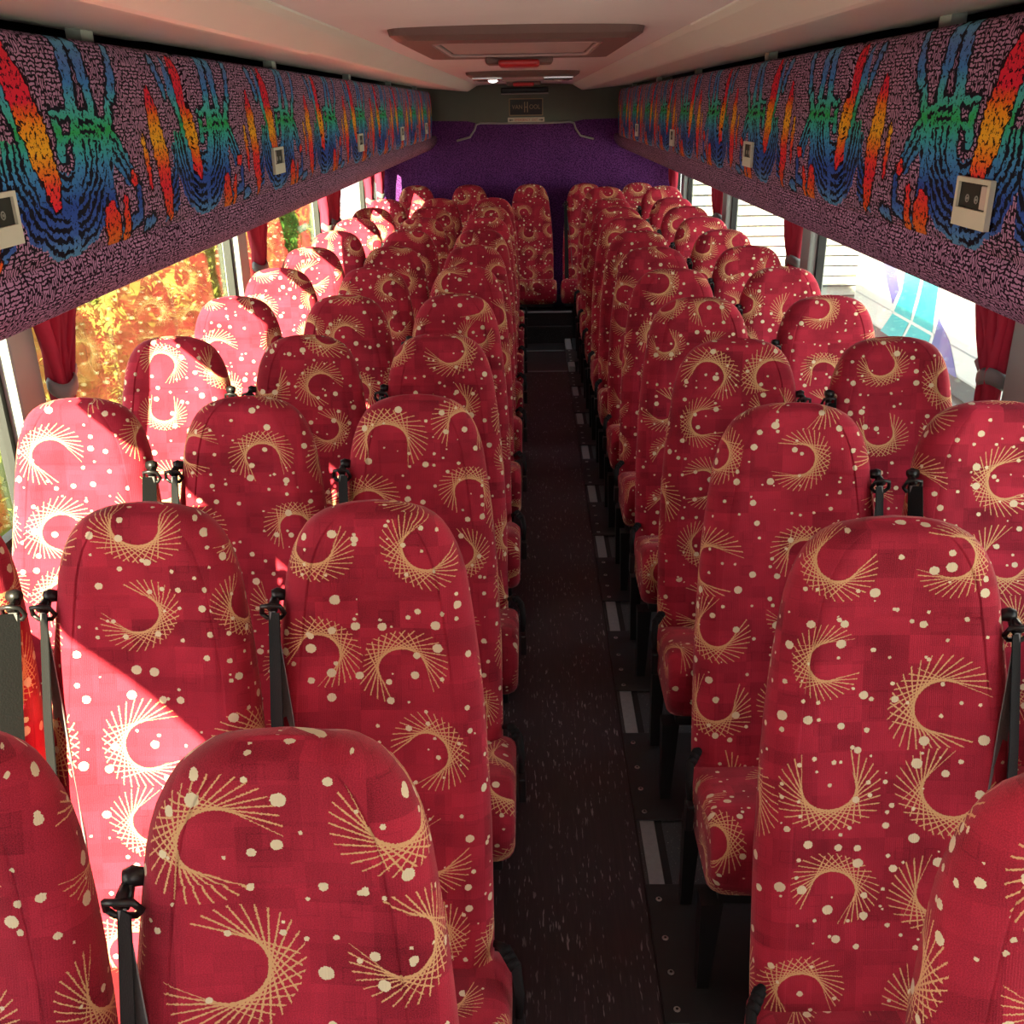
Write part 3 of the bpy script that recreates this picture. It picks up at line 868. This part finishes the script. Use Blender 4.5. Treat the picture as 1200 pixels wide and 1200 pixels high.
def make_seat(wf, chw, coff, belt, buckle, leg_x, plate=False, blen=.92, zoff=0.0, cz=.53, base=0.0, legs=True):
    """belt / buckle: -1 left edge, +1 right edge, 0 none, seen from the camera"""
    root = empty('coach_seat')
    b = backrest_bm(wf, blen); b.transform(Matrix.Translation((0, 0, zoff)))
    bk = link_mesh('backrest', b, M['seat'], root, True)
    yb = -.83 * math.tan(LEAN) - .045
    link_mesh('cushion', cushion_bm(chw, coff, cz, yb), M['seat'], root, True)
    # black pan below the cushion
    b = bmesh.new(); rbox(b, coff - chw + .03, coff + chw - .03, yb - .25, yb + .06, cz - .245, cz - .212, .006)
    link_mesh('seat_pan', b, M['blackmetal'], root)
    if legs:
        for (yt, y_, w0, d0, w1, d1) in ((yb - .235, yb - .215, .048, .055, .028, .035), (yb + .03, yb + .05, .042, .045, .028, .035)):
            b = bmesh.new(); bar(b, (leg_x, yt, cz - .235), (leg_x, y_, base + .010), w0, d0, w1, d1)
            rbox(b, leg_x - .03, leg_x + .03, y_ - .035, y_ + .035, base + .001, base + .012, .003)
            if w0 == .045:      # round inner tube beside the front leg
                tube(b, [(leg_x - .02, yt + .05, cz - .235), (leg_x - .02, yt + .06, base + .01)], .011, 8)
            link_mesh('leg', b, M['blackmetal'], root)
    if plate:
        b = bmesh.new(); rbox(b, -.313, .10, yb - .325, yb + .105, .0075, .0125, .002)
        pl = link_mesh('mounting_plate', b, M['plate'], root)
        for yy in (-.29, -.185, -.08, .05):
            b = bmesh.new(); tube(b, [(-.283, yb + yy, .0125), (-.283, yb + yy, .0145)], [.0085, .007], 10)
            sc = link_mesh('screw', b, M['steel'], pl)
            b = bmesh.new(); tube(b, [(-.283, yb + yy, .0143), (-.283, yb + yy, .0150)], .0035, 8)
            # dark socket in the head of the screw
            link_mesh('screw_socket', b, M['black'], pl)
    if belt:
        s = belt
        d = .178; w = interp(WT, d) * wf
        gx, gy, gz = s * (w + .012), -d * math.sin(LEAN) - .012, TOPZ + zoff - d * math.cos(LEAN)
        b = bmesh.new()
        tube(b, [(gx - s * .018, gy + .004, gz + .012), (gx - s * .004, gy + .002, gz + .014), (gx + s * .005, gy, gz + .014)], [.010, .0125, .009], 12)
        bar(b, (gx - s * .002, gy - .004, gz + .012), (gx, gy - .018, gz - .010), .014, .014)
        tube(b, [(gx - .020, gy - .022, gz - .012), (gx - .016, gy - .03, gz + .006), (gx, gy - .034, gz + .010), (gx + .016, gy - .03, gz + .006), (gx + .020, gy - .022, gz - .012), (gx + .012, gy - .02, gz - .022), (gx - .012, gy - .02, gz - .022), (gx - .020, gy - .022, gz - .012)], .0045, 6)
        tube(b, [(gx, gy - .01, gz + .008), (gx, gy - .034, gz + .004)], .007, 8)
        link_mesh('belt_guide', b, M['black'], root, True)
        # strap hanging in front of the edge, and its returning half
        zl = cz - .03
        def bp(dz, xo, yo):      # a point dz below the guide, following the lean of the back
            return (gx + xo, gy - dz * math.tan(LEAN) + yo, gz - dz)
        L = gz - zl
        tw = [(.70, -.7, 0), (.70, -.7, 0), (.72, -.68, 0), (.75, -.65, 0)]
        b = bmesh.new(); ribbon(b, [bp(.006, -.004 * s, -.028), bp(L * .3, -.006 * s, -.045), bp(L * .65, -.010 * s, -.052), bp(L, -.012 * s, -.050)], [(-s * x, y, z) for x, y, z in tw], [.034, .040, .044, .046])
        link_mesh('belt_strap', b, M['strap'], root)
        b = bmesh.new(); ribbon(b, [bp(.006, .000 * s, -.024), bp(L * .3, -.020 * s, -.030), bp(L * .65, -.038 * s, -.030), bp(L, -.046 * s, -.028)], [(-s * .85, -.5, 0)] * 4, [.014, .030, .044, .046])
        o = link_mesh('belt_strap', b, M['strapgrey'], root); o['label'] = 'grey returning half of the belt strap'
    if buckle:
        s = buckle
        ex = coff + s * (chw + .004)
        b = bmesh.new()
        tube(b, [(ex - s * .040, yb + .05, cz - .05), (ex - s * .018, yb + .01, cz - .020), (ex + s * .006, yb - .03, cz - .028), (ex + s * .012, yb - .06, cz - .06), (ex + s * .010, yb - .075, cz - .10)], [.006, .009, .010, .009, .007], 8)
        for t_ in (.2, .45, .7):
            y_ = yb + .01 - t_ * .05; z_ = cz - .020 - t_ * .010; x_ = ex - s * .018 + s * t_ * .028
            tube(b, [(x_ - s * .004, y_ + .006, z_ + .004), (x_ + s * .004, y_ - .004, z_ - .002)], .0118, 10)
        link_mesh('buckle_stalk', b, M['strap'], root, True)
        b = bmesh.new(); rbox(b, ex + s * .012 - .009, ex + s * .012 + .009, yb - .105, yb - .065, cz - .165, cz - .095, .004)
        link_mesh('buckle', b, M['black'], root)
    return root

LX = (-.25, -.662, -1.078); RXc = (.64, 1.103)
ordn = ['first', 'second', 'third', 'fourth', 'fifth', 'sixth', 'seventh', 'eighth', 'ninth', 'tenth', 'eleventh', 'twelfth']
P = {
    'La': make_seat(1.0, .221, .016, -1, 1, .10),
    'Lm': make_seat(1.0, .203, 0, -1, 0, 0.0),
    'Lw': make_seat(1.0, .203, 0, 1, 0, 0.0),
    'Ra': make_seat(1.10, .232, .002, 1, -1, -.215, plate=True),
    'Rw': make_seat(1.06, .215, .0, -1, 0, 0.05),
    'B': make_seat(1.0, .225, 0, 0, 0, 0.0, base=.265),
    'Bb': make_seat(1.0, .225, 0, -1, 0, 0.0, base=.265),
}
used = {k: False for k in P}
def seat(kind, x, y, label, z=0.0, group='red patterned coach seats'):
    z += FL
    o = P[kind] if not used[kind] else copy_tree(P[kind]); used[kind] = True
    o.location = (x, y, z); tag(o, label, 'seat', group); return o
def rowname(i, n): return 'front row, nearest the camera' if i == 0 else ('last row before the back bench' if i == n - 1 else ordn[i] + ' row from the camera')
for i in range(11):
    y = .922 + .698 * i
    seat('La', LX[0], y, 'red patterned aisle seat in the left block of three, %s' % rowname(i, 11))
    seat('Lm', LX[1], y, 'red patterned middle seat in the left block of three, %s' % rowname(i, 11))
    if i: seat('Lw', LX[2], y, 'red patterned window seat on the left, %s' % rowname(i, 11))
for j in range(12):
    y = .843 + .686 * j; z = 0.0
    if j == 11: y = 8.30; z = .04
    seat('Ra', RXc[0], y, 'red patterned aisle seat in the right block of two, %s' % rowname(j, 12), z)
    if j > 0: seat('Rw', RXc[1], y, 'red patterned window seat by the right windows, %s' % rowname(j, 12), z)
for k, (x, lab) in enumerate(((-.985, 'leftmost of five'), (-.505, 'second from the left of five'), (.045, 'middle one of five'), (.535, 'second from the right of five'), (1.01, 'rightmost of five'))):
    seat('Bb' if k == 3 else 'B', x, 9.28, 'red patterned back bench seat against the purple wall, ' + lab)

# ------------------------------------------------------------------ curtains
def make_curtain(width, z_tie=1.02):
    root = empty('window_curtain')
    b = bmesh.new()
    zs = [1.378, 1.34, 1.28, 1.20, 1.13, 1.08, 1.045, 1.02, .995, .96, .90, .82, .74, .68]
    nc = 49; rows = []
    for z in zs:
        dz = abs(z - z_tie)
        k = min(1.0, dz / (.30 if z > z_tie else .28)); k = k * k * (3 - 2 * k)
        w = .065 + (width - .065) * k; amp = (.022 + .018 * k) if z > z_tie else .020
        if z < z_tie: w = .065 + (width * .62 - .065) * k
        sag = -.03 * k if z > z_tie else 0
        rows.append([b.verts.new((amp * math.sin(2 * math.pi * 5.5 * t / (nc - 1) + .6 * math.sin(z * 9)) + .006 * math.sin(17 * z + t), (t / (nc - 1) - .5) * w + .03 * k, z)) for t in range(nc)])
    for i in range(len(rows) - 1):
        for k in range(nc - 1): b.faces.new((rows[i][k], rows[i][k + 1], rows[i + 1][k + 1], rows[i + 1][k]))
    solid(b, .0025)
    link_mesh('cloth', b, M['curtain'], root, True)
    b = bmesh.new(); n = 20; rg = []
    for z, g in ((z_tie + .024, 0), (z_tie + .012, .006), (z_tie - .010, .006), (z_tie - .024, 0)):
        rg.append([b.verts.new(((.034 + g) * math.cos(2 * math.pi * k / n), (.046 + g) * math.sin(2 * math.pi * k / n), z + .010 * math.sin(2 * math.pi * k / n * 2))) for k in range(n)])
    for i in range(3):
        for k in range(n): b.faces.new((rg[i][k], rg[i][(k + 1) % n], rg[i + 1][(k + 1) % n], rg[i + 1][k]))
    solid(b, .003)
    ribbon(b, [(0, .045, z_tie), (.0, .075, z_tie + .008), (.0, .105, z_tie + .03)], (0.2, .2, 1), .035, .004)
    link_mesh('tie_band', b, M['tie'], root, True)
    return root
cur = make_curtain(.23)
first = True
CL = [(-1, 2.75, 'by the nearest left window pillar'), (-1, 5.02, 'by the second left window pillar'), (-1, 6.79, 'before the third left window pillar'), (-1, 7.11, 'behind the third left window pillar'),
      (-1, 8.74, 'before the last left window pillar'), (-1, 9.38, 'in the left rear corner'),
      (1, 2.75, 'by the nearest right window pillar'), (1, 5.02, 'by the second right window pillar'), (1, 7.12, 'by the third right window pillar'), (1, 9.38, 'in the right rear corner')]
for s, y, lab in CL:
    o = cur if first else copy_tree(cur); first = False
    o.location = (s * (HW - (.060 if s < 0 else .040)), y, 0)
    if s > 0: o.rotation_euler = (0, 0, 0)
    tag(o, 'red curtain gathered with a grey tie ' + lab, 'curtain', 'red window curtains')

# ------------------------------------------------------------------ outside
b = bmesh.new(); box(b, -40, 40, -25, 40, -1.85, -1.75); struct(link_mesh('ground', b, M['asphalt']))
def bush(name, x, y, w, d, h, mat, label, cat, n=7000, zbase=-1.75, trunk=True):
    root = empty(name, (x, y, zbase)); tag(root, label, cat, 'greenery left of the coach')
    b = bmesh.new()
    for _ in range(n):
        while True:
            p = Vector((random.uniform(-1, 1), random.uniform(-1, 1), random.uniform(-1, 1)))
            if .35 < p.length < 1: break
        c = Vector((p.x * w, p.y * d, h * .56 + p.z * h * .46))
        s = random.uniform(.025, .05)
        m = Matrix.Rotation(random.uniform(0, 6.28), 3, 'Z') @ Matrix.Rotation(random.uniform(-1.2, 1.2), 3, 'X')
        vs = [b.verts.new(c + m @ Vector(q)) for q in ((0, -s, 0), (s * .5, 0, .01), (0, s, 0), (-s * .5, 0, .01))]
        b.faces.new(vs)
    link_mesh('foliage', b, mat, root)
    b = bmesh.new(); bmesh.ops.create_icosphere(b, subdivisions=4, radius=1.0)
    for v in b.verts:
        k = .80 + .10 * math.sin(7 * v.co.x + 3 * v.co.z) * math.sin(6 * v.co.y) + random.uniform(-.05, .05)
        v.co = Vector((v.co.x * w * k, v.co.y * d * k, h * .56 + v.co.z * h * .46 * k))
    link_mesh('inner_foliage', b, mat, root)
    b = bmesh.new()
    for k in range(5):
        a = k * 1.26
        tube(b, [(0.04 * math.cos(a), .04 * math.sin(a), 0), (w * .3 * math.cos(a), d * .3 * math.sin(a), h * .4), (w * .6 * math.cos(a), d * .6 * math.sin(a), h * .85)], [.04, .025, .008], 6)
    link_mesh('stem', b, M['bark'], root, True)
bush('hedge_shrub', -3.3, 3.2, .8, 1.3, 2.6, M['leaf_green'], 'dark green shrub outside the nearest left window', 'shrub')
bush('hedge_shrub', -3.6, 6.1, .8, 1.5, 2.9, M['leaf_yellow'], 'yellow green shrub outside the second left window', 'shrub')
bush('hedge_shrub', -3.4, 9.2, .8, 1.4, 2.9, M['leaf_orange'], 'orange brown autumn shrub outside the left windows', 'shrub')
bush('hedge_shrub', -3.5, 12.3, .9, 1.5, 3.0, M['leaf_green'], 'green shrub beyond the autumn shrub on the left', 'shrub')
bush('hedge_shrub', -3.9, 15.9, 1.0, 2.0, 3.0, M['leaf_yellow'], 'pale yellow shrub farthest along the left side', 'shrub')

# parked white coach on the right with turquoise and violet swooshes
CX = 5.2
root = empty('parked_coach', (CX, 11.0, -1.75)); tag(root, 'white coach with turquoise and violet swooshes parked outside the right windows', 'coach')
def pc(name, bm, mat, smooth=False):
    bm.transform(Matrix.Translation((-CX, -11.0, 1.75))); return link_mesh(name, bm, mat, root, smooth)
b = bmesh.new(); rbox(b, CX, CX + 2.5, 4.2, 15.9, -1.39, 1.6, .06, 3); pc('body', b, M['coachwhite'])
b = bmesh.new(); rbox(b, CX + .03, CX + 2.46, 4.3, 15.8, -1.62, -1.38, .02); pc('skirt', b, M['coachdark'])
for y in (6.2, 13.4):
    for x in (CX + .22, CX + 2.28):
        b = bmesh.new(); tube(b, [(x - .13, y, -1.29), (x - .10, y, -1.29), (x + .10, y, -1.29), (x + .13, y, -1.29)], [.38, .45, .45, .38], 24); pc('wheel', b, M['gasket'], False)
def swoosh(zs, far, near, mat, name):
    b = bmesh.new()
    A = [b.verts.new((CX - .004, y, z)) for y, z in zip(far, zs)]; B = [b.verts.new((CX - .004, y, z)) for y, z in zip(near, zs)]
    for k in range(len(zs) - 1): b.faces.new((A[k], A[k + 1], B[k + 1], B[k]))
    solid(b, .003)
    pc(name, b, mat)
b = bmesh.new(); box(b, CX - .003, CX + .01, 4.3, 12.5, -1.04, -1.02); box(b, CX - .003, CX + .01, 14.0, 15.8, -1.04, -1.02); pc('seam', b, M['seam'])
b = bmesh.new(); box(b, CX - .010, CX - .002, 12.55, 14.05, -1.05, -1.01); pc('seam', b, M['coachwhite'])
swoosh([.5, -.47, -.70, -.92], [15.6, 14.67, 14.42, 14.14], [14.4, 14.16, 13.95, 14.12], M['violet'], 'violet_stripe')
swoosh([.5, -.47, -.69, -1.01, -1.31, -1.38], [13.86, 13.83, 13.84, 14.03, 14.38, 14.48], [13.2, 13.25, 13.30, 13.40, 13.64, 13.72], M['turquoise'], 'turquoise_stripe')
swoosh([.5, -.47, -.69, -1.01, -1.31, -1.38], [13.1, 13.14, 13.19, 13.30, 13.54, 13.60], [12.65, 12.63, 12.62, 12.62, 12.75, 12.82], M['turquoise'], 'turquoise_stripe')
swoosh([-.80, -1.0, -1.18, -1.37], [12.48, 12.51, 12.58, 12.70], [12.46, 12.06, 11.87, 11.70], M['violet'], 'violet_stripe')
b = bmesh.new(); box(b, CX - .004, CX, 15.30, 15.50, -.80, -.66); pc('notice', b, M['seam'])
b = bmesh.new(); box(b, CX - .004, CX, 15.24, 15.58, -.60, -.59); box(b, CX - .004, CX, 15.42, 15.60, -.92, -.91); pc('notice', b, M['seam'])

# slat clad building beyond it
BY = 17.4
root = empty('slatted_building', (8.5, BY, -1.75)); tag(root, 'cream building wall of horizontal slats beyond the white parked coach', 'building')
def pb(name, bm, mat):
    bm.transform(Matrix.Translation((-8.5, -BY, 1.75))); return link_mesh(name, bm, mat, root)
b = bmesh.new(); box(b, 2.7, 16, BY, BY + .4, -1.75, 4.0); pb('wall', b, M['seam'])
b = bmesh.new()
for k in range(33):
    z = -1.70 + k * .17
    vs = [b.verts.new(p) for p in ((2.7, BY - .09, z), (16, BY - .09, z), (16, BY - .03, z + .135), (2.7, BY - .03, z + .135), (2.7, BY - .004, z), (16, BY - .004, z))]
    b.faces.new((vs[0], vs[1], vs[2], vs[3])); b.faces.new((vs[0], vs[1], vs[5], vs[4]))
pb('slats', b, M['clad'])

# ------------------------------------------------------------------ light
w = bpy.data.worlds.new('world'); scene.world = w; w.use_nodes = True
nt = w.node_tree; nt.nodes.clear()
o = nt.nodes.new('ShaderNodeOutputWorld'); bg = nt.nodes.new('ShaderNodeBackground')
tc = nt.nodes.new('ShaderNodeTexCoord'); sp = nt.nodes.new('ShaderNodeSeparateXYZ'); nt.links.new(tc.outputs['Generated'], sp.inputs[0])
sky = ramp(nt, (V(nt, sp.outputs[2]) * .5 + .5), [(0, (.55, .54, .50)), (.5, (1.0, .98, .94)), (1, (.80, .88, 1.0))])
nt.links.new(sky, bg.inputs[0]); bg.inputs[1].default_value = 2.3
nt.links.new(bg.outputs[0], o.inputs[0])
sl = bpy.data.lights.new('sun', 'SUN'); sl.energy = 27.0; sl.color = (1, .87, .56); sl.angle = R(.6)
so = bpy.data.objects.new('sun', sl); col.objects.link(so)
d = Vector((1.0, 1.9, -.80))
so.rotation_euler = d.to_track_quat('-Z', 'Y').to_euler(); so.location = (-4, -4, 5)

vs = scene.view_settings
vs.view_transform = 'Standard'; vs.look = 'None'; vs.exposure = .56; vs.gamma = 1.0; vs.use_curve_mapping = False
